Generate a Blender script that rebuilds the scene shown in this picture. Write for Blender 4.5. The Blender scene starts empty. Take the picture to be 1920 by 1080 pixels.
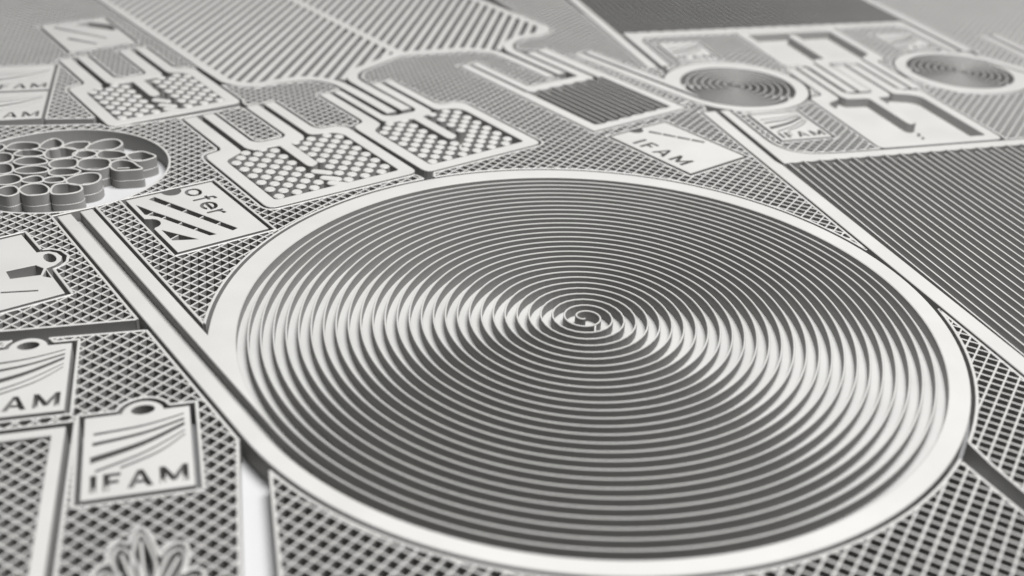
import bpy, math, random
import numpy as np
from mathutils import Vector, Matrix
from mathutils.geometry import tessellate_polygon

random.seed(7)
S = bpy.context.scene
S.unit_settings.scale_length = 0.01          # one unit is about a centimetre

# ------------------------------------------------------------------ camera
H = 0.40                                     # height of the printed parts
F_PX, PITCH, ROLL = 2141.72, 0.509224, 0.047094
CAM_Z = 10.0 + H
fwd = np.array([0, math.cos(PITCH), -math.sin(PITCH)])
rt = np.array([1.0, 0, 0]); up = np.cross(rt, fwd)
cr, sr = math.cos(ROLL), math.sin(ROLL)
CR, CU = cr * rt + sr * up, -sr * rt + cr * up
cam_d = bpy.data.cameras.new("camera")
cam = bpy.data.objects.new("camera", cam_d)
S.collection.objects.link(cam)
m = Matrix(((CR[0], CU[0], -fwd[0], 0), (CR[1], CU[1], -fwd[1], 0), (CR[2], CU[2], -fwd[2], CAM_Z), (0, 0, 0, 1)))
cam.matrix_world = m
cam_d.sensor_fit = 'HORIZONTAL'; cam_d.sensor_width = 36.0
cam_d.lens = F_PX / 1920 * 36.0
cam_d.clip_start = 0.1; cam_d.clip_end = 500
cam_d.dof.use_dof = True
cam_d.dof.focus_distance = 21.4
cam_d.dof.aperture_fstop = 0.16
S.camera = cam

# ------------------------------------------------------------------ light
W = bpy.data.worlds.new("World"); S.world = W; W.use_nodes = True
bg = W.node_tree.nodes["Background"]
bg.inputs[0].default_value = (0.93, 0.95, 1.0, 1); bg.inputs[1].default_value = 0.02

def area(name, loc, target, sx, sy, power, col):
    d = bpy.data.lights.new(name, 'AREA'); d.shape = 'RECTANGLE'; d.size = sx; d.size_y = sy
    d.energy = power; d.color = col
    o = bpy.data.objects.new(name, d); S.collection.objects.link(o)
    o.location = loc
    o.rotation_euler = (Vector(target) - Vector(loc)).to_track_quat('-Z', 'Y').to_euler()
    return o
area("overhead_softbox", (8, 20, 54), (1, 22, 0), 25, 27, 138000, (1.0, 0.995, 0.985))
S.view_settings.view_transform = 'Standard'; S.view_settings.look = 'None'
S.view_settings.exposure = 0.0; S.view_settings.gamma = 1.0
S.view_settings.use_curve_mapping = False
S.render.engine = 'CYCLES'
S.cycles.use_denoising = True
S.cycles.max_bounces = 8; S.cycles.diffuse_bounces = 5; S.cycles.glossy_bounces = 4
S.cycles.sample_clamp_indirect = 6.0

# ------------------------------------------------------------------ materials
def material(name, col, metallic, rough, grain=0.03, gscale=45, bump=0.2, bscale=140, spec=0.5):
    mt = bpy.data.materials.new(name); mt.use_nodes = True
    nt = mt.node_tree; N = nt.nodes; Lk = nt.links
    b = N["Principled BSDF"]
    b.inputs["Metallic"].default_value = metallic
    b.inputs["Specular IOR Level"].default_value = spec
    g = N.new("ShaderNodeNewGeometry")
    n1 = N.new("ShaderNodeTexNoise"); n1.inputs["Scale"].default_value = gscale; n1.inputs["Detail"].default_value = 4
    n2 = N.new("ShaderNodeTexNoise"); n2.inputs["Scale"].default_value = 0.9; n2.inputs["Detail"].default_value = 5
    n3 = N.new("ShaderNodeTexNoise"); n3.inputs["Scale"].default_value = bscale; n3.inputs["Detail"].default_value = 3
    for n in (n1, n2, n3): Lk.new(g.outputs["Position"], n.inputs["Vector"])
    add = N.new("ShaderNodeMath"); add.operation = 'ADD'
    Lk.new(n1.outputs["Fac"], add.inputs[0]); Lk.new(n2.outputs["Fac"], add.inputs[1])
    mr = N.new("ShaderNodeMapRange")
    mr.inputs["From Min"].default_value = 0.6; mr.inputs["From Max"].default_value = 1.4
    mr.inputs["To Min"].default_value = 1 - grain * 2; mr.inputs["To Max"].default_value = 1 + grain * 2
    Lk.new(add.outputs[0], mr.inputs["Value"])
    mul = N.new("ShaderNodeVectorMath"); mul.operation = 'SCALE'
    mul.inputs[0].default_value = col
    Lk.new(mr.outputs[0], mul.inputs["Scale"])
    Lk.new(mul.outputs[0], b.inputs["Base Color"])
    rr = N.new("ShaderNodeMapRange")
    rr.inputs["To Min"].default_value = rough - 0.06; rr.inputs["To Max"].default_value = rough + 0.06
    Lk.new(n2.outputs["Fac"], rr.inputs["Value"]); Lk.new(rr.outputs[0], b.inputs["Roughness"])
    bp = N.new("ShaderNodeBump"); bp.inputs["Strength"].default_value = bump; bp.inputs["Distance"].default_value = 0.004
    Lk.new(n3.outputs["Fac"], bp.inputs["Height"]); Lk.new(bp.outputs[0], b.inputs["Normal"])
    return mt
M_STEEL = material("sintered_steel", (0.215, 0.2125, 0.208), 0.15, 0.55, spec=0.2)
M_FLOOR = material("as_printed_steel_floor", (0.185, 0.184, 0.181), 0.1, 0.6, grain=0.05, spec=0.2)
M_SHEET = material("pale_setter_sheet", (0.195, 0.196, 0.199), 0.0, 0.65, grain=0.01, bump=0.05)

# ------------------------------------------------------------------ geometry helpers
def at(*pts):
    """picture points (1920 px wide) -> points on the common top plane of the parts"""
    p = np.array(pts, float)
    d = ((p[:, 0:1] - 960) / F_PX) * CR - ((p[:, 1:2] - 540) / F_PX) * CU + fwd
    return (d * (-10.0 / d[:, 2:3]))[:, :2]

class Frame:
    def __init__(s, o, deg):
        a = math.radians(deg); s.o = np.array(o, float); s.deg = deg
        s.u = np.array([math.cos(a), math.sin(a)]); s.v = np.array([-s.u[1], s.u[0]])
    def __call__(s, pts):
        p = np.array(pts, float)
        return s.o + p[:, 0:1] * s.u + p[:, 1:2] * s.v

def area2(p):
    return float(np.sum(p[:, 0] * np.roll(p[:, 1], -1) - np.roll(p[:, 0], -1) * p[:, 1]))
def ccw(p, want=True):
    p = np.array(p, float)
    return p if (area2(p) > 0) == want else p[::-1].copy()
def dedupe(p, eps=1e-4):
    p = np.array(p, float)
    keep = np.linalg.norm(p - np.roll(p, 1, 0), axis=1) > eps
    return p[keep]
def offset(p, d):
    """move every vertex of a closed loop d to its left (mitred)"""
    a = p - np.roll(p, 1, 0); b = np.roll(p, -1, 0) - p
    a /= np.linalg.norm(a, axis=1)[:, None] + 1e-12; b /= np.linalg.norm(b, axis=1)[:, None] + 1e-12
    na = np.c_[-a[:, 1], a[:, 0]]; nb = np.c_[-b[:, 1], b[:, 0]]
    n = na + nb; n /= np.linalg.norm(n, axis=1)[:, None] + 1e-9
    k = 1 / np.clip(np.sum(n * na, axis=1), 0.45, 1)
    return p + n * (d * k)[:, None]
def smooth(pts, n=6, closed=True):
    """Catmull-Rom through the points"""
    p = np.array(pts, float); N = len(p); out = []
    rng = range(N) if closed else range(N - 1)
    for i in rng:
        if closed: p0, p1, p2, p3 = p[i - 1], p[i], p[(i + 1) % N], p[(i + 2) % N]
        else: p0, p1, p2, p3 = p[max(i - 1, 0)], p[i], p[i + 1], p[min(i + 2, N - 1)]
        for k in range(n):
            t = k / n
            out.append(0.5 * (2 * p1 + (p2 - p0) * t + (2 * p0 - 5 * p1 + 4 * p2 - p3) * t * t + (3 * p1 - p0 - 3 * p2 + p3) * t ** 3))
    if not closed: out.append(p[-1])
    return np.array(out)
def rounded(pts, rad, n=5):
    """closed polygon with rounded corners; rad a number or one per corner"""
    p = np.array(pts, float); out = []
    for i in range(len(p)):
        r = rad[i] if hasattr(rad, '__len__') else rad
        a, b, c = p[i - 1], p[i], p[(i + 1) % len(p)]
        if r <= 0: out.append(b); continue
        da, dc = np.linalg.norm(a - b), np.linalg.norm(c - b)
        r1 = min(r, da * 0.48, dc * 0.48)
        s, e = b + (a - b) / da * r1, b + (c - b) / dc * r1
        for k in range(n + 1):
            t = k / n
            out.append((1 - t) ** 2 * s + 2 * t * (1 - t) * b + t * t * e)
    return dedupe(out)
def circle(c, r, n=48):
    t = np.linspace(0, 2 * math.pi, n, endpoint=False)
    return np.c_[c[0] + r * np.cos(t), c[1] + r * np.sin(t)]

COL = S.collection
def link(o, parent=None):
    COL.objects.link(o)
    if parent is not None: o.parent = parent
    return o
def mesh_obj(name, V, Fc, parent=None, mat=None, smooth_faces=False):
    me = bpy.data.meshes.new(name)
    V = np.array(V, float).reshape(-1, 3)
    if parent is not None: V = V - np.array(parent_loc(parent))
    me.from_pydata(V.tolist(), [], Fc); me.update()
    me.materials.append(mat or M_STEEL)
    return link(bpy.data.objects.new(name, me), parent)
def parent_loc(o):
    l = np.array(o.location)
    while o.parent is not None:
        o = o.parent; l = l + np.array(o.location)
    return l
def thing(name, label, cat, loc, group=None):
    o = bpy.data.objects.new(name, None); o.empty_display_size = 0.3
    o.location = (float(loc[0]), float(loc[1]), 0); link(o)
    o['label'] = label; o['category'] = cat
    if group: o['group'] = group
    return o

def prism_data(outer, holes, z0, z1, ch=0.012, base=0):
    """walls + chamfer + top cap, all loops plain arrays"""
    loops = [ccw(dedupe(outer), True)] + [ccw(dedupe(h), False) for h in holes]
    V, Fc = [], []; caps = []; capidx = []
    for lp in loops:
        n = len(lp); ins = offset(lp, ch) if ch else lp
        b = base + len(V)
        V += [(x, y, z0) for x, y in lp]
        V += [(x, y, z1 - ch) for x, y in lp]
        if ch: V += [(x, y, z1) for x, y in ins]
        for i in range(n):
            j = (i + 1) % n
            Fc.append((b + i, b + j, b + n + j, b + n + i))
            if ch: Fc.append((b + n + i, b + n + j, b + 2 * n + j, b + 2 * n + i))
        t = b + (2 * n if ch else n)
        caps.append([Vector((x, y, 0)) for x, y in ins]); capidx += list(range(t, t + n))
    flat = [v for c in caps for v in c]
    for a, b_, c in tessellate_polygon(caps):
        A, B, C_ = flat[a], flat[b_], flat[c]
        if (B - A).cross(C_ - A).z < 0: b_, c = c, b_
        Fc.append((capidx[a], capidx[b_], capidx[c]))
    return V, Fc
def prism(name, outer, holes=(), z0=0.0, z1=None, parent=None, mat=None, ch=0.012, islands=()):
    z1 = H if z1 is None else z1
    V, Fc = prism_data(outer, holes, z0, z1, ch)
    for isl in islands:
        v2, f2 = prism_data(isl, (), z0, z1, min(ch, 0.006), base=len(V)); V += v2; Fc += f2
    return mesh_obj(name, V, Fc, parent, mat)

def ribbon_data(pts, w, z0, z1, closed=False, base=0, ch=0.008, flat=None):
    p = np.array(pts, float); n = len(p)
    if closed: d = np.roll(p, -1, 0) - np.roll(p, 1, 0)
    else:
        d = np.empty_like(p); d[1:-1] = p[2:] - p[:-2]; d[0] = p[1] - p[0]; d[-1] = p[-1] - p[-2]
    d /= np.linalg.norm(d, axis=1)[:, None] + 1e-12
    nn = np.c_[-d[:, 1], d[:, 0]]
    w = np.broadcast_to(np.array(w, float), (n,))[:, None] / 2
    c2 = np.minimum(ch, w * 0.5) if flat is None else w * (1 - flat)
    L, R = p + nn * w, p - nn * w; L2, R2 = p + nn * (w - c2), p - nn * (w - c2)
    V = []
    for i in range(n):
        V += [(*R[i], z0), (*R[i], z1 - ch), (*R2[i], z1), (*L2[i], z1), (*L[i], z1 - ch), (*L[i], z0)]
    Fc = []
    for i in range(n if closed else n - 1):
        a, b = base + 6 * i, base + 6 * ((i + 1) % n)
        for k in range(5): Fc.append((a + k, b + k, b + k + 1, a + k + 1))
    if not closed:
        Fc.append(tuple(base + k for k in range(6)))
        e = base + 6 * (n - 1); Fc.append(tuple(e + 5 - k for k in range(6)))
    return V, Fc
def ribbon(name, pts, w, z0=0.0, z1=None, parent=None, mat=None, closed=False, ch=0.008, flat=None):
    V, Fc = ribbon_data(pts, w, z0, H if z1 is None else z1, closed, ch=ch, flat=flat)
    return mesh_obj(name, V, Fc, parent, mat)
def floor(name, outline, z, parent, mat=None):
    lp = ccw(dedupe(outline))
    V = [(x, y, z) for x, y in lp]; Fc = []
    vv = [Vector((x, y, 0)) for x, y in lp]
    for a, b, c in tessellate_polygon([vv]):
        if (vv[b] - vv[a]).cross(vv[c] - vv[a]).z < 0: b, c = c, b
        Fc.append((a, b, c))
    return mesh_obj(name, V, Fc, parent, mat)

def inside(P, poly):
    x, y = P[:, 0:1], P[:, 1:2]
    a, b = poly, np.roll(poly, -1, 0)
    cond = (a[:, 1] > y) != (b[:, 1] > y)
    with np.errstate(divide='ignore', invalid='ignore'):
        xi = a[:, 0] + (y - a[:, 1]) * (b[:, 0] - a[:, 0]) / (b[:, 1] - a[:, 1])
    return (np.sum(cond & (x < xi), axis=1) % 2) == 1
def dist(P, poly):
    a, b = poly, np.roll(poly, -1, 0); d = b - a
    l2 = np.maximum(np.sum(d * d, axis=1), 1e-12)
    rel = P[:, None, :] - a[None]
    t = np.clip(np.sum(rel * d[None], axis=2) / l2, 0, 1)
    q = rel - t[:, :, None] * d[None]
    return np.sqrt(np.min(np.sum(q * q, axis=2), axis=1))
def clip_line(o, d, poly):
    """parameter intervals of the line o+t*d inside poly (even-odd)"""
    a, b = poly, np.roll(poly, -1, 0)
    n = np.array([-d[1], d[0]])
    sa, sb = (a - o) @ n, (b - o) @ n
    k = (sa > 0) != (sb > 0)
    if not k.any(): return []
    A, B, x, y = a[k], b[k], sa[k], sb[k]
    t = np.sort((A + (B - A) * (x / (x - y))[:, None] - o) @ d)
    return [(t[i], t[i + 1]) for i in range(0, len(t) - 1, 2)]

CUTS = []                                    # outlines that the mesh panels leave free
def cut(outline, gap=0.065):
    p = ccw(dedupe(outline)); q = []
    for a, b in zip(p, np.roll(p, -1, 0)):
        m_ = max(1, int(np.linalg.norm(b - a) / 0.2))
        q += [a + (b - a) * k / m_ for k in range(m_)]
    CUTS.append((np.array(q), gap))
def blocked(P, extra=0.0):
    r = np.zeros(len(P), bool)
    for poly, gap in CUTS:
        g = gap + extra
        lo, hi = poly.min(0) - g, poly.max(0) + g
        k = np.where(~r & (P[:, 0] > lo[0]) & (P[:, 0] < hi[0]) & (P[:, 1] > lo[1]) & (P[:, 1] < hi[1]))[0]
        for c in range(0, len(k), 4000):
            kk = k[c:c + 4000]
            r[kk] = inside(P[kk], poly) | (dist(P[kk], poly) < g)
    return r

# ================================================================== the setting
V = [(-40, -6, 0), (45, -6, 0), (45, 70, 0), (-40, 70, 0)]
base = mesh_obj("ground", V, [(0, 1, 2, 3)], None, M_SHEET); base['kind'] = 'structure'

# ================================================================== spiral plates
def spiral_plate(label, C, R, band, pitch, wall, lead_dir, lead_len, groove, band2, inner_r, depth, group=None, bridge=None, hook=True):
    C = np.array(C, float)
    t = thing("spiral_plate", label, "metal plate", C, group)
    a0 = math.radians(lead_dir + 90)                      # where the lead touches the ring
    d = np.array([math.cos(math.radians(lead_dir)), math.sin(math.radians(lead_dir))])
    n = -np.array([math.cos(a0), math.sin(a0)])           # from the lead's outer edge inwards
    T = C - n * R
    def lead(off, along): return T + n * off + d * along
    pol = lambda r, th: C + np.array([r * math.cos(th), r * math.sin(th)])
    Rs = R - band
    e = lambda ph: Rs - pitch * ph / (2 * math.pi)
    dr = band + groove + band2
    th_end = a0 - math.acos((R - dr) / R) + 2 * math.pi
    nseg = 150
    out = [lead(0, lead_len)]
    out += [pol(R, th) for th in np.linspace(a0, th_end, nseg)]
    out += [lead(dr, lead_len), lead(band + groove, lead_len)]
    out += [pol(R - band - groove, a0 + 1e-3)]
    ring_out = np.array(out)
    inner = [pol(e(ph), a0 + ph) for ph in np.linspace(2 * math.pi - 0.002, 0, nseg)]
    outline = np.array(out + inner + [lead(band, lead_len)])
    prism("ring", outline, z1=H, parent=t, ch=0.015)
    full = np.array([lead(0, lead_len)] + [pol(R, th) for th in np.linspace(a0, th_end, nseg)] + [lead(dr, lead_len)])
    cut(full)
    # floor of the pocket and of the groove
    zf = H - depth
    floor("floor", np.array([pol(Rs + 0.02, a0 + ph) for ph in np.linspace(0, 2 * math.pi, 120, endpoint=False)]), zf, t, M_FLOOR)
    g = ccw(np.array([lead(band - 0.02, 0), lead(band + groove + 0.02, 0), lead(band + groove + 0.02, lead_len), lead(band - 0.02, lead_len)]))
    floor("groove_floor", g, zf - 0.004, t)
    turns = (Rs - inner_r) / pitch
    ph = [2 * math.pi]
    while ph[-1] < turns * 2 * math.pi:
        r = e(ph[-1]); ph.append(ph[-1] + max(0.035, min(0.28, 0.16 / max(r, .3))))
    ph = np.array(ph); pts = np.array([pol(e(x) + wall / 2, a0 + x) for x in ph])
    if hook:                                              # the inner end curls into the middle
        last = ph[-1] + a0; r = e(ph[-1])
        for k in range(1, 9):
            rr = r * (1 - 0.10 * k); pts = np.vstack([pts, pol(rr + wall / 2, last + 0.24 * k)])
    ribbon("spiral_wall", pts, wall, zf - 0.01, H - 0.003, t, ch=0.014, flat=0.45)
    if bridge is not None:
        ribbon("bridge", bridge, wall * 0.9, zf - 0.01, H - 0.02, t)
    return t

spiral_plate("large round plate filled by a thin-walled spiral, in the middle of the picture",
             (1.289, 17.028), 6.347, 0.27, 0.2055, 0.036, 127.5, 8.5, 0.17, 0.25, 0.16, 0.20,
             bridge=at((1117, 605), (1116, 613), (1116, 621)))
spiral_plate("small round spiral plate with a two-strip lead, beside the dark ribbed square plate",
             (5.77, 29.70), 1.93, 0.27, 0.20, 0.035, 131, 4.35, 0.14, 0.24, 0.15, 0.32, group="small spiral plates")
spiral_plate("small round spiral plate at the right edge, cut off by the picture",
             (12.57, 31.9), 1.86, 0.27, 0.20, 0.035, 311, 2.2, 0.14, 0.24, 0.15, 0.32, group="small spiral plates")

# ================================================================== dotted flow-field plates
POST = {}
def post_mesh(kind):
    if kind in POST: return POST[kind]
    if kind == 'round':
        t = np.linspace(0, 2 * math.pi, 12, endpoint=False)
        lp = np.c_[0.118 * np.cos(t), 0.118 * np.sin(t)]
    else:
        t = np.linspace(-math.pi / 2, math.pi / 2, 6)
        lp = np.vstack([np.c_[0.15 + 0.10 * np.cos(t), 0.10 * np.sin(t)], np.c_[-0.15 - 0.10 * np.cos(t), -0.10 * np.sin(t)]])
    V, Fc = prism_data(lp, (), 0.0, H - 0.035, 0.02)
    me = bpy.data.meshes.new("post"); me.from_pydata(V, [], Fc); me.update(); me.materials.append(M_STEEL)
    POST[kind] = me
    return me

def two_tab_outline(h_body=3.15, tab=5.5, w=3.35, t1=(0.5, 0.83, 0.96, 1.25), t2=(2.1, 2.43, 2.56, 2.84)):
    """left tab and right tab, each a pair of strips with a slot that opens into the pocket"""
    b = h_body + 0.14
    pts = [(0, 0), (w, 0), (w, h_body), (w - 0.22, b), (t2[3], b), (t2[3], tab), (t2[2], tab), (t2[2], h_body - 0.22)]
    # inner pocket continues here; outline with the slot as a notch is added by the caller
    return pts, b
def flow_plate(label, F, kind, h_body=3.15, tab=5.5, w=3.35, group=None, t1=(0.5, 0.83, 0.97, 1.26), t2=(2.1, 2.43, 2.57, 2.86), rib_end=1.45, dashes=True, cat="metal plate"):
    t = thing("flow_plate", label, cat, F([(w / 2, h_body / 2)])[0], group)
    b = h_body + 0.16
    # pocket (with the two tab slots) as a notched outline: the plate is one band around it
    po = 0.30
    top = h_body - 0.16
    rib = (w / 2 - 0.10, w / 2 + 0.18)
    outer = [(0, 0), (w, 0), (w, h_body - 0.05), (w - 0.2, b), (t2[3] + 0.12, b), (t2[3], b + 0.2), (t2[3], tab), (t2[2], tab)]
    rad = [0.22, 0.22, 0.12, 0.15, 0.08, 0.08, 0.03, 0.03]
    inner = [(t2[2], top), (w - po - 0.12, top), (w - po, top - 0.25), (w - po, po), (po, po), (po, top - 0.45), (t1[1], top)]
    # right slot side, round the pocket clockwise and up the left slot, leaving out the rib
    a = outer + [(t2[2], top + 0.15), (w - po - 0.15, top - 0.02), (w - po, top - 0.25), (w - po, po), (po, po), (po, top - 0.3), (t1[1] - 0.02, top - 0.02), (t1[1], top + 0.15), (t1[1], tab)]
    ra = rad + [0.12, 0.15, 0.12, 0.1, 0.1, 0.15, 0.1, 0.1, 0.03]
    a += [(t1[0], tab), (t1[0], b + 0.12), (t1[0] - 0.06, b - 0.02), (0.06, b - 0.12), (0, h_body - 0.15), (0.0, h_body - 0.6)]
    ra += [0.03, 0.06, 0.08, 0.14, 0.14, 0.1]
    prism("frame", F(rounded(a, ra, 4)), parent=t)
    # the bridge between the two tabs with the rib that hangs into the pocket
    m_ = [(t1[2], tab), (t1[2], top + 0.15), (t1[2] + 0.1, top - 0.06), (rib[0], top - 0.1), (rib[0], rib_end + 0.1), (w / 2 - 0.02, rib_end), (rib[1], rib_end + 0.1),
          (rib[1], top - 0.1), (t2[1] - 0.1, top - 0.06), (t2[1], top + 0.15), (t2[1], tab), (t2[0], tab), (t2[0], b + 0.1), (t2[0] - 0.12, b - 0.04), (t1[3] + 0.15, b - 0.04), (t1[3], b + 0.12), (t1[3], tab)]
    prism("tab_bridge", F(rounded(m_, [0.03, 0.08, 0.08, 0.08, 0.08, 0.1, 0.08, 0.08, 0.08, 0.08, 0.03, 0.03, 0.08, 0.1, 0.1, 0.08, 0.03], 4)), parent=t)
    cut(F(rounded([(0, 0), (w, 0), (w, h_body - 0.05), (w - 0.2, b), (t2[3] + 0.12, b), (t2[3], b + 0.2), (t2[3], tab), (t2[0], tab), (t2[0], b + 0.1), (t2[0] - 0.12, b - 0.04),
                   (t1[3] + 0.15, b - 0.04), (t1[3], b + 0.12), (t1[3], tab), (t1[0], tab), (t1[0], b + 0.12), (t1[0] - 0.06, b - 0.02), (0.06, b - 0.12), (0, h_body - 0.15), (0, h_body - 0.6)],
                  [0.22, 0.22, 0.12, 0.15, 0.08, 0.08, 0.03, 0.03, 0.08, 0.1, 0.1, 0.08, 0.03, 0.03, 0.06, 0.08, 0.14, 0.14, 0.1], 4)))
    if kind == 'open':
        floor("floor", F([(0.1, 0.1), (w - 0.1, 0.1), (w - 0.1, b - 0.15), (0.1, b - 0.15)]), H - 0.25, t)
    if kind == 'dots':
        floor("floor", F([(0.1, 0.1), (w - 0.1, 0.1), (w - 0.1, b - 0.1), (0.1, b - 0.1)]), 0.05, t)
        p = 0.288 / math.sqrt(2); loc0 = np.array(parent_loc(t))
        dash_at = [(w / 2 + 0.02, 1.10), (w / 2 + 0.02, 0.70), (w / 2 + 0.02, 0.38)] if dashes else []
        for i in range(-2, 30):
            for j in range(-2, 30):
                if (i + j) % 2: continue
                uu, vv = 0.46 + i * p, 0.46 + j * p
                if not (po + 0.09 < uu < w - po - 0.09 and po + 0.09 < vv < top - 0.06): continue
                if rib[0] - 0.10 < uu < rib[1] + 0.10 and vv > rib_end - 0.12: continue
                if uu < po + 0.35 and vv > top - 0.35 + (po + 0.2 - uu): continue
                if any(abs(uu - a_) < 0.25 and abs(vv - b_) < 0.22 for a_, b_ in dash_at): continue
                q = F([(uu, vv)])[0]
                o = bpy.data.objects.new("post", post_mesh('round')); link(o, t)
                o.location = (q[0] - loc0[0], q[1] - loc0[1], 0.03 + 0.0008 * random.random())
        for a_, b_ in dash_at:
            q = F([(a_, b_)])[0]
            o = bpy.data.objects.new("long_post", post_mesh('long')); link(o, t)
            o.location = (q[0] - loc0[0], q[1] - loc0[1], 0.031); o.rotation_euler.z = math.radians(F.deg - 45)
    return t
A_DEG = 38.0
P2 = Frame(at((502, 390))[0] + np.array([0.02, -0.02]), A_DEG)
P1 = Frame(at((205, 237.5))[0], 37.6)
P3 = Frame(at((800, 322.5))[0], 38.6)
flow_plate("white plate with a dotted pocket and two tabs, at the upper left above the flower", P1, 'dots', h_body=3.0, tab=5.3, w=3.3, group="dotted flow plates")
flow_plate("white plate with a dotted pocket touching the big ring, nearest of the three dotted plates", P2, 'dots', h_body=3.15, tab=5.5, w=3.56, group="dotted flow plates")
flow_plate("white plate with finely dotted pocket, rightmost of the three dotted plates", P3, 'dots', h_body=3.15, tab=5.5, w=3.22, group="dotted flow plates", dashes=False, t1=(0.40, 0.68, 0.80, 1.02), t2=(1.93, 2.20, 2.32, 2.58), rib_end=1.3)
B_DEG = 17.0
OPL = Frame((8.62, 25.60), B_DEG)
opl = flow_plate("lower of two plates with open white pockets, above the large ribbed plate at right", OPL, 'open', h_body=3.5, tab=5.85, w=3.45, group="open-pocket plates", t1=(0.5, 0.82, 0.92, 1.17), t2=(2.03, 2.40, 2.5, 2.82), rib_end=1.3)
for k in range(4):
    q = OPL([(1.80, 1.08 - 0.19 * k)])[0]
    ribbon("pin", [q - OPL.u * 0.03, q + OPL.u * 0.03], 0.05, 0, H - 0.16 - 0.03 * k, opl)
OPU = Frame(OPL([(4.02, 9.36)])[0], B_DEG + 180)
flow_plate("upper of two plates with open white pockets, under the dark plate at the top", OPU, 'open', h_body=3.1, tab=5.6, w=3.4, group="open-pocket plates", t1=(0.42, 0.72, 0.82, 1.1), t2=(2.02, 2.34, 2.44, 2.72), rib_end=0.5)

# ================================================================== ribbed channel plates
def channels(t, F, u0, u1, v0, v1, pitch, wall, depth, vmin=None):
    """serpentine: walls in turn joined to the upper and to the lower edge, with rounded turns"""
    zf = H - depth
    floor("floor", F([(u0 - 0.1, v0 - 0.1), (u1 + 0.1, v0 - 0.1), (u1 + 0.1, v1 + 0.1), (u0 - 0.1, v1 + 0.1)]), zf, t)
    n = int((u1 - u0) / pitch)
    for i in range(1, n):
        u = u0 + i * (u1 - u0) / n
        a, b = (v0 - 0.05, v1 - 0.16) if i % 2 else (v0 + 0.16, v1 + 0.05)
        ribbon("wall", F(np.array([(u, a), (u, b)])), wall, zf - 0.005, H - 0.004, t, ch=0.006)
def teeth(u0, u1, v, pitch, dirn, phase):
    """edge of a frame, bulging between the channel ends"""
    out = []; n = int((u1 - u0) / (2 * pitch)); step = (u1 - u0) / n
    for i in range(n):
        for k in range(6):
            x = k / 6
            out.append((u0 + (i + x) * step, v + dirn * 0.07 * (1 - abs(math.sin(math.pi * (x + phase))))))
    return out

# square dark plate near the small spiral
DP = Frame((1.683, 26.007), 38.5)
t = thing("channel_plate", "square plate with dark parallel channels and scalloped white edges, near the small spiral", "metal plate", DP([(1.5, 1.4)])[0], "ribbed channel plates")
pk_b = teeth(0.27, 2.80, 0.05, 0.2108, 1, 0.0); pk_t = teeth(0.27, 2.80, 2.80, 0.2108, -1, 0.5)
frame_poly = [(-0.03, -0.2), (3.07, -0.2), (3.07, 5.45), (2.70, 5.45), (2.70, 2.80)] + [(2.8, 2.78)] + [(2.8, 0.05)] + pk_b[::-1] + [(0.27, 2.78), (0.24, 2.82), (0.24, 5.4), (-0.03, 5.4)]
prism("frame", DP(frame_poly), parent=t)
bridge = [(0.34, 5.4), (0.34, 2.86)] + [(u, v) for u, v in pk_t if 0.36 < u < 2.55] + [(2.58, 2.86), (2.58, 5.42), (2.27, 5.42), (2.27, 3.12), (0.68, 3.12), (0.6, 3.2), (0.6, 5.4)]
prism("tab_bridge", DP(bridge), parent=t)
cut(DP([(-0.03, -0.2), (3.07, -0.2), (3.07, 5.45), (2.27, 5.42), (2.27, 3.12), (0.68, 3.12), (0.6, 3.2), (0.6, 5.4), (-0.03, 5.4)]))
channels(t, DP, 0.27, 2.80, 0.07, 2.78, 0.2108, 0.028, 0.2)

# large plate at the right
RP = Frame((4.60, 27.49), 17.2)
t = thing("channel_plate", "large plate of long dark parallel channels with a broad white edge, at right", "metal plate", RP([(4, -8)])[0], "ribbed channel plates")
top_edge = [(u, -3.42 + 0.06 * (1 - abs(math.sin(math.pi * ((u - 0.62) / 0.425))))) for u in np.arange(0.62, 8.0, 0.07)]
prism("left_edge", RP(rounded([(0, 0), (0.36, 0), (0.36, -3.3), (0.42, -3.5), (0.60, -13.6), (0.24, -13.6)], [0.03, 0.03, 0.2, 0.1, 0, 0])), parent=t)
ue = smooth([(0.75, -1.9), (0.80, -2.35), (1.02, -2.78), (1.45, -3.02), (2.2, -3.1)], 6, closed=False).tolist()
prism("top_edge", RP([(0.50, 0.02), (0.50, -3.42), (0.60, -3.42)] + top_edge + [(8.4, -3.42), (8.4, -3.1), (2.6, -3.1)] + ue[::-1] + [(0.74, 0.02)]), parent=t)
cut(RP([(0, 0), (0.74, 0.02)] + ue + [(2.6, -3.1), (8.4, -3.1), (8.4, -13.6), (0.24, -13.6)]))
floor("floor", RP([(0.2, -3.3), (8.4, -3.3), (8.4, -13.6), (0.2, -13.6)]), H - 0.2, t)
for i in range(1, 36):
    u = 0.62 + (i - 0.5) * 0.2125 - 0.106
    top = -3.38 if i % 2 else -3.58
    ribbon("wall", RP(np.array([(u, -13.6), (u, -8.0), (u, top)])), 0.034, H - 0.205, H - 0.004, t, ch=0.006)

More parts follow.
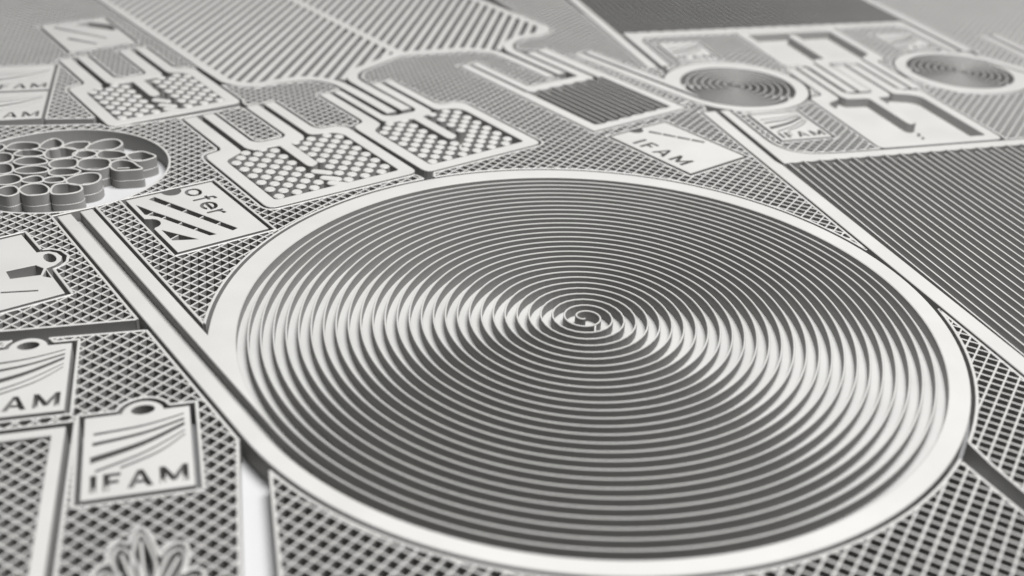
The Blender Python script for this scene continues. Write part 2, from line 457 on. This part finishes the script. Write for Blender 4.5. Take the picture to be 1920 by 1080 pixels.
# dark plate at the top edge
DTF = Frame(at((1167, 63))[0], 17.0)
t = thing("channel_plate", "dark finely ribbed plate with a white scalloped front edge, at the top of the picture", "metal plate", DTF([(4, 2)])[0], "ribbed channel plates")
dt_left = np.array([(-0.42, 15.0), (-0.42, -3.1), (-0.12, -3.1), (-0.12, 0.05), (-0.10, 15.0)])
prism("left_edge", DTF(dt_left), parent=t)
sc = [(u, 0.02 + 0.05 * abs(math.sin(math.pi * u / 0.425))) for u in np.arange(0.02, 9.65, 0.0709)]
dt_bot = [(0.02, -3.05), (0.30, -3.05), (0.34, -0.75), (0.55, -0.45), (1.0, -0.38), (9.15, -0.36), (9.36, -0.6), (9.42, -3.1), (9.68, -3.1), (9.68, 0.02)] + sc[::-1]
prism("front_edge", DTF(dt_bot), parent=t)
prism("right_edge", DTF(np.array([(9.86, 15.0), (9.84, -3.1), (10.2, -3.1), (10.22, 15.0)])), parent=t)
cut(DTF([(-0.42, 15), (-0.42, -3.1), (0.30, -3.05), (0.34, -0.75), (0.55, -0.45), (1.0, -0.38), (9.15, -0.36), (9.36, -0.6), (9.42, -3.1), (10.2, -3.1), (10.22, 15)]))
floor("floor", DTF([(-0.2, -0.1), (10.0, -0.1), (10.0, 15), (-0.2, 15)]), H - 0.24, t)
for i in range(47):
    u = 0.0 + i * 0.2125
    ribbon("wall", DTF(np.array([(u, 0.04 if i % 2 else 0.2), (u, 15.0)])), 0.022, H - 0.245, H - 0.012, t, ch=0.004)

# ================================================================== serpentine bar plate at the top
TL = Frame((1.683, 26.007), 38.5)
t = thing("bar_plate", "wide plate of slanted bars in two fields with a wavy white border, at the top", "metal plate", TL([(-1, 10)])[0])
VT = 27.0
e_end = float(((at((741, 209))[0] - TL.o) @ TL.v)); f_end = float(((at((766, 204))[0] - TL.o) @ TL.v))
b1 = smooth([(-5.95, VT), (-5.95, 12), (-5.95, 8.2), (-5.88, 7.35), (-5.45, 6.86), (-4.7, 6.80), (-4.05, 6.62), (-3.62, 6.05), (-3.52, 5.3), (-3.5, e_end)], 7, closed=False)
b2 = smooth([(-3.08, f_end), (-3.10, 5.4), (-3.04, 6.02), (-2.68, 6.48), (-2.0, 6.76), (-1.3, 7.02), (-0.83, 7.12), (-0.3, 7.0), (0.32, 6.80), (0.95, 6.58), (1.42, 6.12), (1.58, 5.5), (1.60, 3.45)], 7, closed=False)
b3 = smooth([(2.02, 3.5), (2.02, 5.4), (2.10, 5.98), (2.42, 6.42), (3.0, 6.70), (3.8, 6.72), (4.22, 6.98), (4.34, 7.6), (4.34, 10), (4.34, VT)], 7, closed=False)
ribbon("border", TL(b1), 0.27, 0, H - 0.002, t); ribbon("border", TL(b2), 0.28, 0, H, t); ribbon("border", TL(b3), 0.27, 0, H - 0.002, t)
ribbon("divider", TL(np.array([(-0.83, 7.1), (-0.83, 12), (-0.83, VT)])), 0.26, 0, H - 0.004, t)
prism("gusset", TL(np.array([(-1.05, 7.05), (-0.6, 7.05), (-0.72, 7.6), (-0.94, 7.6)])), z1=H - 0.006, parent=t)
def slanted_bars(poly, phase):
    a = math.radians(45); d = np.array([math.cos(a), math.sin(a)]); n = np.array([-d[1], d[0]])
    poly = np.array(poly, float)
    s = poly @ n
    for k in range(int(s.min() / 0.30) - 1, int(s.max() / 0.30) + 2):
        o = n * (k * 0.30 + phase)
        for t0, t1 in clip_line(o, d, poly):
            if t1 - t0 < 0.12: continue
            ribbon("bar", TL(np.array([o + d * t0, o + d * t1])), 0.155, 0, H - 0.008, t, ch=0.012)
slanted_bars([(-5.85, VT), (-5.85, 7.4), (-5.45, 6.9), (-4.7, 6.84), (-4.05, 6.66), (-3.56, 6.12), (-3.1, 6.05), (-2.68, 6.52), (-2.0, 6.8), (-1.3, 7.06), (-0.9, 7.16), (-0.9, VT)], 0.05)
slanted_bars([(-0.76, VT), (-0.76, 7.16), (-0.3, 7.04), (0.32, 6.84), (0.95, 6.62), (1.46, 6.16), (2.06, 6.02), (2.42, 6.46), (3.0, 6.74), (3.8, 6.76), (4.2, 7.0), (4.26, 7.6), (4.26, VT)], 0.05)
cut(TL([(-6.08, VT), (-6.08, 7.3), (-5.55, 6.73), (-4.74, 6.66), (-4.12, 6.5), (-3.74, 6.0), (-3.65, 5.3), (-3.64, e_end), (-2.94, f_end), (-2.95, 5.4), (-2.9, 5.96), (-2.62, 6.34), (-1.95, 6.62), (-1.28, 6.88), (-0.83, 6.98),
        (-0.33, 6.86), (0.28, 6.66), (0.88, 6.45), (1.29, 6.06), (1.44, 5.5), (1.46, 3.45), (2.16, 3.5), (2.16, 5.4), (2.23, 5.92), (2.5, 6.31), (3.05, 6.56), (3.85, 6.58), (4.33, 6.88), (4.475, 7.6), (4.475, VT)]))

# ================================================================== letters (unit height, x right, y up)
def ell(cx, cy, rx, ry, a0=0, a1=360, n=18):
    t = np.radians(np.linspace(a0, a1, n, endpoint=(abs(a1 - a0) < 360)))
    return [(cx + rx * math.cos(x), cy + ry * math.sin(x)) for x in t]
GLYPH = {
    'I': (0.20, [[(0, 0), (.20, 0), (.20, 1), (0, 1)]], []),
    'F': (0.56, [[(0, 0), (.20, 0), (.20, .40), (.5, .40), (.5, .58), (.20, .58), (.20, .82), (.56, .82), (.56, 1), (0, 1)]], []),
    'A': (0.84, [[(0, 0), (.20, 0), (.275, .22), (.565, .22), (.64, 0), (.84, 0), (.51, 1), (.33, 1)]], [[(.30, .38), (.54, .38), (.42, .78)]]),
    'M': (0.94, [[(0, 0), (.19, 0), (.19, .58), (.39, .10), (.55, .10), (.75, .58), (.75, 0), (.94, 0), (.94, 1), (.77, 1), (.47, .38), (.17, 1), (0, 1)]], []),
    'o': (0.72, [ell(.36, .36, .36, .36)], [ell(.36, .36, .21, .22)]),
    'f': (0.46, [[(.15, 0), (.30, 0), (.30, .58), (.44, .58), (.44, .70), (.30, .70), (.30, .79), (.34, .87), (.46, .87), (.46, 1), (.30, 1), (.18, .92), (.15, .79), (.15, .70), (.03, .70), (.03, .58), (.15, .58)]], []),
    'e': (0.72, [ell(.36, .36, .36, .36, -40, -360, 16) + [(.72, .28), (.20, .28)] + ell(.36, .36, .21, .22, 200, 318, 8)], [ell(.36, .42, .19, .15, 0, 180, 8)]),
    'r': (0.42, [[(0, 0), (.15, 0), (.15, .4), (.23, .54), (.40, .57), (.40, .72), (.26, .69), (.15, .58), (.15, .71), (0, .71)]], []),
}
def text(word, F, o, x, y, h, gap=0.16, stretch=1.0):
    """letter holes and islands; o, x, y local start, reading direction and up direction"""
    holes, isl = [], []; pen = 0.0
    o, x, y = (np.array(v, float) for v in (o, x, y))
    for c in word:
        w, hs, il = GLYPH[c]
        tr = lambda P: F([o + x * ((pen + px) * h * stretch) + y * (py * h) for px, py in P])
        holes += [tr(q) for q in hs]; isl += [tr(q) for q in il]
        pen += w + gap
    return holes, isl

# ================================================================== tags
def tag_thing(label, F, outline, through=(), recess=(), islands=(), group="engraved tags", depth=0.2, hull=None):
    P = F(outline)
    t = thing("tag", label, "tag", P.mean(0), group)
    zb = H - depth
    prism("body", P, [F(h) for h in through], 0, zb, t, ch=0.0)
    prism("engraved_face", P, [F(h) for h in through] + list(recess), zb, H, t, ch=0.007, islands=islands)
    cut(P if hull is None else F(hull), 0.08)
    return t
def with_loop(w, h, cu, r_out):
    """rectangle with an eyelet on its upper edge"""
    a = math.acos(0.15)
    lp = [(cu + r_out * math.cos(x), h + r_out * (math.sin(x) - 0.1)) for x in np.linspace(0.1, math.pi - 0.1, 13)]
    return [(0, 0), (w, 0), (w, h)] + lp + [(0, h)]
def tag_small(label, F, w=1.47, h=1.9, loop=True):
    st = [((0.13, 1.47), (1.38, 1.72), 0.02, 0.012), ((0.12, 1.23), (1.38, 1.59), 0.03, 0.02), ((0.10, 0.86), (1.38, 1.47), 0.055, 0.03),
          ((0.17, 0.60), (1.38, 1.31), 0.02, 0.012), ((0.50, 0.61), (1.38, 1.21), 0.018, 0.012)]
    rec = []
    k = w / 1.47
    for (a, b, c, d_) in st:
        a = np.array(a) * k; b = np.array(b) * k
        mid = (a + b) / 2 + np.array([0.06, -0.05]) * k
        ctr = smooth([a, mid, b], 5, closed=False); ww = np.linspace(c, d_, len(ctr)) * 1.35
        up_ = ctr + np.c_[np.zeros(len(ctr)), ww]; lo_ = ctr - np.c_[np.zeros(len(ctr)), ww]
        rec.append(F(np.vstack([lo_, up_[::-1]])))
    hs, isl = text("IFAM", F, (0.11 * k, 0.14 * k), (1, 0), (0, 1), 0.37 * k, gap=0.22, stretch=1.08)
    out = with_loop(w, h, 0.55 * w, 0.30) if loop else [(0, 0), (w, 0), (w, h), (0, h)]
    thr = [ell(0.55 * w, h + 0.045, 0.17, 0.12)] if loop else []
    return tag_thing(label, F, out, thr, rec + hs, isl)
tag_small("small IFAM tag with an eyelet, whole, at the lower left below the big plate's lead", Frame(at((150, 940))[0], 17.5))
tag_small("IFAM tag cut off by the left edge, just above the whole tag", Frame(Frame(at((120, 769))[0], 16.5)([(-1.47, 0)])[0], 16.5))
tag_small("upper of two striped tags stacked at the left edge, above the flower", Frame(Frame(at((91, 168))[0], 16)([(-1.47, 0.05)])[0], 16), loop=False)
tag_small("lower of two striped tags stacked at the left edge, above the flower", Frame(Frame(at((91, 168))[0], 16)([(-1.47, -1.98)])[0], 16), loop=False)
tag_small("small IFAM tag between the small spiral and the large ribbed plate", Frame(at((1467, 263))[0], 18), 1.36, 1.72, loop=False)
tag_small("blurred small tag between the dark top plate and the small spiral", Frame(DTF([(0.70, -2.72)])[0], 17), 1.25, 1.58, loop=False)
tag_small("blurred small tag beside the upper open-pocket plate, near the right spiral", Frame(DTF([(7.88, -2.85)])[0], 17), 1.27, 1.62, loop=False)

# large tags in the direction of the dotted plates
def slit(a, b, w0, w1=None):
    a = np.array(a, float); b = np.array(b, float); d = b - a; d /= np.linalg.norm(d); n = np.array([-d[1], d[0]])
    w1 = w0 if w1 is None else w1
    return [a - n * w0 / 2, b - n * w1 / 2, b + n * w1 / 2, a + n * w0 / 2]
OF = Frame((-6.2427, 18.667), 38.5)
p0, p1 = np.array((0.52, 2.50)), np.array((1.32, 0.31))
rec = [OF(slit(p0, p1, 0.15, 0.13)), OF([(0.14, 2.34), (0.12, 1.84), (0.30, 1.60), (0.80, 0.32), (0.93, 0.30), (0.46, 1.52), (0.30, 1.90)]), OF([(0.13, 1.02), (0.13, 0.50), (0.56, 0.28)])]
hs, isl = text("ofer", OF, (1.17, 2.52), (0, -1), (1, 0), 0.47, gap=0.09, stretch=1.18)
bite = ell(0.0, 0, 0.22, 0.25, 180, 360, 9)
outl = [(0.02, 0.0), (1.87, 0.0), (1.86, 2.61), (1.18, 2.62)] + [(0.98 - 0.2 * math.cos(math.radians(a)) * -1, 2.62 - 0.24 * math.sin(math.radians(a))) for a in range(15, 180, 20)] + [(0.78, 2.63), (0.05, 2.65), (0.04, 1.66)] + \
    [(0.05 + 0.2 * math.sin(math.radians(a)), 1.40 + 0.22 * math.cos(math.radians(a))) for a in range(15, 180, 20)] + [(0.03, 1.14)]
oft = tag_thing("large tag lettered ofer with slanted slots, between the flower and the big ring", OF, outl, (), rec + hs, isl, depth=0.3, hull=[(0.02, 0), (1.87, 0), (1.86, 2.61), (0.05, 2.65)])
bars = [(p0 + (p1 - p0) * k, 0.10) for k in (0.2, 0.4, 0.6, 0.8)] + [(np.array((0.24, 1.86)), 0.17), (np.array((0.38, 1.55)), 0.15), (np.array((0.54, 1.14)), 0.11), (np.array((0.70, 0.76)), 0.10), (np.array((0.25, 0.66)), 0.17)]
for c_, r_ in bars:
    q = OF([c_ - np.array((0.9, 0.4)) * r_, c_ + np.array((0.9, 0.4)) * r_]); ribbon("cross_bar", q, 0.028, 0.12, H - 0.02, oft)

IF = Frame(at((1295, 325))[0], 40.0)
hs, isl = text("IFAM", IF, (0.16, 2.05), (0, -1), (1, 0), 0.42, gap=0.30, stretch=1.12)
rec = []
p0, p1 = np.array((1.0, 2.36)), np.array((1.66, 1.10))
for k in range(4):
    rec.append(IF(slit(p0 + (p1 - p0) * (k / 4 + 0.012), p0 + (p1 - p0) * ((k + 1) / 4 - 0.012), 0.12, 0.10)))
outl = [(0, 0), (1.80, 0.0), (1.80, 2.58), (1.02, 2.6)] + [(0.80 + 0.19 * math.cos(math.radians(a)), 2.6 - 0.2 * math.sin(math.radians(a))) for a in range(15, 180, 20)] + [(0.58, 2.6), (0, 2.6)]
tag_thing("large IFAM tag with a dashed slot, behind the big ring beside the ribbed plate's lead", IF, outl, (), rec + hs, isl, depth=0.3, hull=[(0, 0), (1.8, 0), (1.8, 2.58), (0, 2.6)])

LT = Frame(at((121.7, 549))[0], 38.5)
outl = [(0, 0), (0.02, 1.06), (0.20, 1.10), (0.33, 1.20), (0.40, 1.36), (0.37, 1.55), (0.27, 1.68), (0.12, 1.74), (0.07, 1.75), (0.06, 2.62), (-1.8, 2.62), (-1.8, 0)]
thr = [ell(0.20, 1.42, 0.10, 0.20, 0, 360, 14)]
rec = [LT([(-0.10, 1.28), (-0.02, 1.08), (-0.14, 0.86), (-0.62, 1.0), (-0.60, 1.32)]), LT([(0.0, 1.0), (-0.02, 0.66), (-0.13, 0.80)]), LT(slit((-0.35, 0.33), (-0.9, 0.6), 0.05))]
tag_thing("large tag with a round eyelet at the left edge, left of the big plate's lead", LT, outl, thr, rec, (), depth=0.36)
TLg = Frame(at((131, 97))[0], 37)
rec = [TLg(slit((0.28, 2.42), (1.25, 0.75), 0.10, 0.06)), TLg(slit((0.30, 1.22), (0.85, 0.35), 0.13, 0.07)), TLg([(0.85, 2.45), (1.62, 1.40), (1.76, 1.40), (1.76, 2.0), (1.3, 2.5)])]
tag_thing("large blurred striped tag in the upper left corner", TLg, [(0, 0), (1.82, 0.1), (1.82, 2.66), (0, 2.66)], (), rec, (), depth=0.22)

# ================================================================== flower
FC = np.array([-9.70, 22.23])
t = thing("flower_ornament", "flower-shaped ornament of thin petal walls lying in a round opening", "ornament", FC)
FL = lambda pts: at(*[(50 + x / 6.352, 230 + y / 6.352) for x, y in pts])
petals = [
    [(705, 320), (760, 265), (900, 215), (1060, 205), (1135, 245), (1110, 290), (1000, 330), (850, 335)],
    [(155, 300), (230, 225), (345, 195), (430, 240), (410, 290), (300, 325)],
    [(550, 385), (600, 350), (720, 335), (820, 355), (830, 385), (760, 415), (640, 425)],
    [(210, 385), (270, 320), (420, 300), (560, 310), (605, 345), (545, 405), (400, 430), (270, 435)],
    [(840, 375), (900, 338), (1080, 340), (1180, 370), (1180, 405), (1080, 430), (940, 435), (850, 415)],
    [(1195, 385), (1350, 345), (1470, 370), (1535, 405), (1430, 445), (1280, 458)],
    [(265, 490), (330, 450), (480, 430), (590, 438), (605, 490), (560, 530), (420, 545), (300, 535)],
    [(605, 500), (650, 448), (800, 428), (950, 438), (1000, 475), (980, 530), (850, 568), (700, 563), (620, 535)],
    [(990, 500), (1100, 450), (1240, 465), (1330, 520), (1370, 555), (1200, 572), (1050, 570)],
    [(265, 590), (340, 552), (520, 548), (640, 578), (560, 622), (380, 635), (290, 625)],
    [(200, 680), (280, 652), (400, 647), (455, 672), (430, 705), (300, 720), (220, 710)],
    [(470, 690), (560, 640), (720, 602), (850, 610), (880, 660), (820, 715), (680, 745), (520, 735)],
    [(290, 800), (340, 742), (480, 727), (620, 747), (660, 790), (600, 830), (440, 855), (310, 850)],
    [(440, 275), (560, 235), (740, 235), (715, 300), (620, 325), (470, 300)],
    [(-90, 800), (20, 740), (180, 737), (262, 785), (250, 840), (150, 865), (0, 868)],
    [(-60, 680), (60, 642), (150, 640), (200, 672), (180, 707), (80, 722), (-30, 712)],
]
loops = [smooth(FL(p), 6) for p in petals]
petals_left = [
    [(-150, 380), (-60, 332), (90, 327), (190, 350), (198, 385), (110, 402), (-40, 405)],
    [(-155, 470), (-60, 422), (100, 410), (220, 440), (240, 480), (120, 502), (-60, 505)],
    [(-150, 575), (-40, 532), (120, 518), (245, 545), (240, 582), (110, 605), (-60, 608)],
    [(-480, 430), (-380, 372), (-230, 365), (-165, 402), (-200, 460), (-350, 482)],
    [(-470, 560), (-380, 502), (-230, 490), (-165, 530), (-185, 590), (-330, 612)],
    [(-420, 690), (-320, 640), (-170, 622), (-75, 650), (-75, 700), (-200, 740), (-350, 740)],
    [(-380, 830), (-280, 772), (-160, 760), (-98, 800), (-115, 850), (-240, 880)],
    [(-250, 310), (-160, 250), (0, 236), (135, 255), (148, 300), (40, 325), (-130, 330)],
    [(-470, 320), (-390, 272), (-290, 265), (-262, 300), (-340, 345)],
]
more = [smooth(FL(p), 6) for p in petals_left]
for k, lp in enumerate(loops + more):
    zt = 0.42 - 0.0012 * (k % 7)
    V1, F1 = ribbon_data(lp, 0.046, 0.19, zt, True)
    V2, F2 = ribbon_data(lp, 0.064, 0.0, 0.188 - 0.0006 * (k % 5), True, base=len(V1))
    mesh_obj("petal", V1 + V2, F1 + F2, t)
cut(circle(FC, 2.2, 96), 0.0)
for x, y, a in ((1290, 420, 20), (1150, 515, -10)):
    q = FL([(x, y)])[0]
    ribbon("leaf_vein", [q + np.array([-0.12, -0.03]), q + np.array([0.12, 0.03])], 0.03, 0, 0.36, t)

# ================================================================== framed lattice at lower left, crown ornament, lead at right
TB = Frame(at((150, 940))[0], 17.0)
LAT_A, LAT_P, LAT_W = -30.0, 0.192, 0.033
def lattice_bars(region, clear=True, lower=0.004):
    Vv, Ff = [], []
    for di, ang in enumerate((LAT_A, LAT_A + 90)):
        a = math.radians(ang); d = np.array([math.cos(a), math.sin(a)]); n = np.array([-d[1], d[0]])
        s = region @ n
        for k in range(int(math.floor(s.min() / LAT_P)), int(math.ceil(s.max() / LAT_P)) + 1):
            o = n * (k * LAT_P + 0.07)
            for t0, t1 in clip_line(o, d, region):
                t0, t1 = t0 + 0.03, t1 - 0.03
                if t1 - t0 < 0.02: continue
                m_ = max(int((t1 - t0) / 0.03), 1)
                ts = np.linspace(t0, t1, m_ + 1)
                if clear: ok = ~blocked(o + ts[:, None] * d, 0.025)
                else: ok = np.ones(len(ts), bool)
                i = 0
                while i < len(ts):
                    if not ok[i]: i += 1; continue
                    j = i
                    while j + 1 < len(ts) and ok[j + 1]: j += 1
                    if ts[j] - ts[i] > 0.02:
                        v, f_ = ribbon_data([o + d * ts[i], o + d * ts[j]], LAT_W * random.uniform(0.92, 1.1), 0.0, H - lower - 0.003 * di, base=len(Vv), ch=0.006, flat=0.6)
                        Vv += v; Ff += f_
                    i = j + 1
    return Vv, Ff
t = thing("framed_lattice", "white angular frame around a lattice, at the lower left edge", "metal plate", TB([(-1.5, -0.5)])[0])
fo = [(-3.6, -3.2), (-0.40, -3.2), (-0.27, 1.76), (-3.6, 1.76)]; fi = [(-3.4, -3.0), (-0.60, -3.0), (-0.46, 1.58), (-3.4, 1.58)]
prism("frame", TB(fo), [TB(fi)], parent=t)
cut(TB(fo), 0.10)
Vv, Ff = lattice_bars(TB([(-3.5, -3.1), (-0.53, -3.1), (-0.38, 1.66), (-3.5, 1.66)]), clear=False, lower=0.05)
o = mesh_obj("lattice", Vv, Ff, t); o['kind'] = 'stuff'

CRN = at((275, 1072))[0]
t = thing("leaf_ornament", "blurred leafy ornament at the lower edge, below the whole IFAM tag", "ornament", CRN)
def leaf(px, n=6):
    return smooth(at(*px), n)
leaves = [[(272, 1120), (246, 1060), (250, 1018), (262, 994), (278, 1016), (292, 1060)],
          [(262, 1120), (226, 1080), (208, 1044), (222, 1020), (246, 1036), (262, 1070)],
          [(284, 1120), (298, 1066), (316, 1030), (340, 1022), (344, 1050), (322, 1088)],
          [(250, 1130), (206, 1112), (182, 1084), (192, 1064), (220, 1078), (246, 1104)],
          [(298, 1130), (328, 1096), (356, 1072), (374, 1074), (366, 1100), (336, 1122)]]
for k, px in enumerate(leaves):
    lp = leaf(px)
    lf = ribbon("leaf", lp, 0.05, 0, H - 0.04 - 0.012 * k, t, closed=True, ch=0.02, flat=0.3)
    mid = at(px[0], px[3]); ribbon("vein", [mid[0], mid[0] * 0.12 + mid[1] * 0.88], 0.04, 0, H - 0.06 - 0.012 * k, lf)
for px in leaves: cut(leaf(px, 3), 0.03)

LD = Frame(at((1836, 66))[0], 17.0)
t = thing("lead_strip", "pair of pale lead strips at the right edge, above the right spiral", "metal plate", LD([(0.2, -1.5)])[0])
prism("strip", LD([(0, 0), (0.24, 0), (0.24, -3.2), (0, -3.2)]), parent=t); prism("strip", LD([(0.40, 0), (0.66, 0), (0.66, -3.2), (0.40, -3.2)]), parent=t)
cut(LD([(0, 0), (0.66, 0), (0.66, -3.2), (0, -3.2)]))

# ================================================================== mesh panels that fill the rest of the sheet
RIM = 0.05
def mesh_panel(label, px):
    region = at(*px)
    c = region.mean(0)
    t = thing("mesh_panel", label, "mesh panel", c, "diamond mesh panels between the parts")
    Vv, Ff = lattice_bars(region)
    o = mesh_obj("lattice", Vv, Ff, t); o['kind'] = 'stuff'
    Vv, Ff = [], []
    chains = []
    for gi, (poly, gap) in enumerate(CUTS):
        lo, hi = poly.min(0), poly.max(0)
        if (hi < region.min(0) - 0.3).any() or (lo > region.max(0) + 0.3).any(): continue
        off = offset(poly, -(gap + RIM / 2))              # outwards for a ccw loop
        chains.append((off, gi % 3))
    chains.append((offset(ccw(region), RIM / 2), 3))
    for off, zi in chains:
        seg = np.roll(off, -1, 0) - off; ln = np.linalg.norm(seg, axis=1)
        pts = []
        for p, s, l in zip(off, seg, ln):
            m_ = max(1, int(math.ceil(l / 0.06)))
            for k in range(m_): pts.append(p + s * k / m_)
        pts = np.array(pts + [pts[0]])
        ok = inside(pts, region) & ~blocked(pts, RIM / 2 - 0.006)
        i = 0
        while i < len(pts):
            if not ok[i]: i += 1; continue
            j = i
            while j + 1 < len(pts) and ok[j + 1]: j += 1
            if j - i >= 2:
                v, f_ = ribbon_data(pts[i:j + 1], RIM, 0.0, H - 0.0012 * zi, base=len(Vv), ch=0.008, flat=0.5); Vv += v; Ff += f_
            i = j + 1
    if Vv: mesh_obj("rim", Vv, Ff, t)
    return t
mesh_panel("fine diamond mesh in the upper left, around the striped tags", [(-260, 224), (0, 224), (200, 221), (300, 205), (452, 190), (472, 205), (560, 258), (630, 250), (668, 250), (700, 236), (692, 206), (640, 166), (634, 155), (580, 145), (530, 149), (470, 160), (430, 150), (255, 38), (205, 5), (150, -40), (-300, -40)])
mesh_panel("diamond mesh around the flower and the ofer tag, left of the big ring", [(-240, 236), (0, 235), (195, 231), (215, 237), (300, 225), (450, 199), (470, 210), (480, 215), (560, 266), (640, 255), (772, 322), (800, 335), (800, 345), (560, 420), (440, 530), (402, 620), (292, 592), (270, 597.5), (60, 616), (-240, 640)])
mesh_panel("coarse diamond mesh at lower left, around the whole IFAM tag", [(-260, 660), (60, 634), (296, 615), (380, 700), (452, 790), (448, 812), (453, 1045), (457, 1170), (-330, 1170)])
mesh_panel("coarse diamond mesh along the lower edge, in front of the big ring", [(502, 866), (519, 1048), (530, 1170), (2150, 1170), (1990, 1016), (1860, 909), (1797, 857), (1785, 845), (1500, 1010), (1100, 1045), (700, 970), (520, 860)])
mesh_panel("narrow mesh wedge between the big ring and the large ribbed plate, at right", [(1735, 560), (1800, 660), (1812, 740), (1805, 812), (1815, 829), (1860, 872), (1995, 985), (2080, 900), (2040, 780), (1870, 645), (1760, 565)])
mesh_panel("diamond mesh behind the big ring, around the IFAM tag and the square ribbed plate", [(668, 148), (700, 119), (745, 97.5), (830, 94.5), (895, 93), (940, 101), (1000, 125), (1042, 143), (1062, 150), (1150, 170), (1262, 197), (1290, 190), (1320, 197), (1330, 212), (1420, 285), (1620, 455), (1645, 478), (1640, 484), (1400, 380), (1120, 325), (960, 325), (812, 338), (812, 315), (850, 260), (800, 200), (745, 165), (705, 163), (675, 150)])
mesh_panel("fine mesh between the bar plate and the dark top plate", [(958, 86), (975, 71), (1021, 58), (985, 33), (940, 5), (870, -40), (1010, -40), (1098, 30), (1236, 128), (1262, 150), (1300, 190), (1268, 193), (1120, 150), (1018, 96), (1000, 93), (965, 93)])
mesh_panel("fine mesh around the open-pocket plates and small IFAM tag", [(1202, 70), (1380, 55), (1640, 45), (1695, 45), (1816, 97), (1826, 101), (1850, 140), (2120, 170), (2120, 262), (1900, 268), (1605, 288), (1475, 286), (1365, 212), (1335, 195), (1390, 160), (1255, 145), (1248, 120), (1205, 78)])
mesh_panel("fine mesh in the upper right corner", [(1700, 36), (1680, 25), (1590, -40), (2250, -40), (2200, 150), (1990, 160), (1850, 130), (1834, 100)])
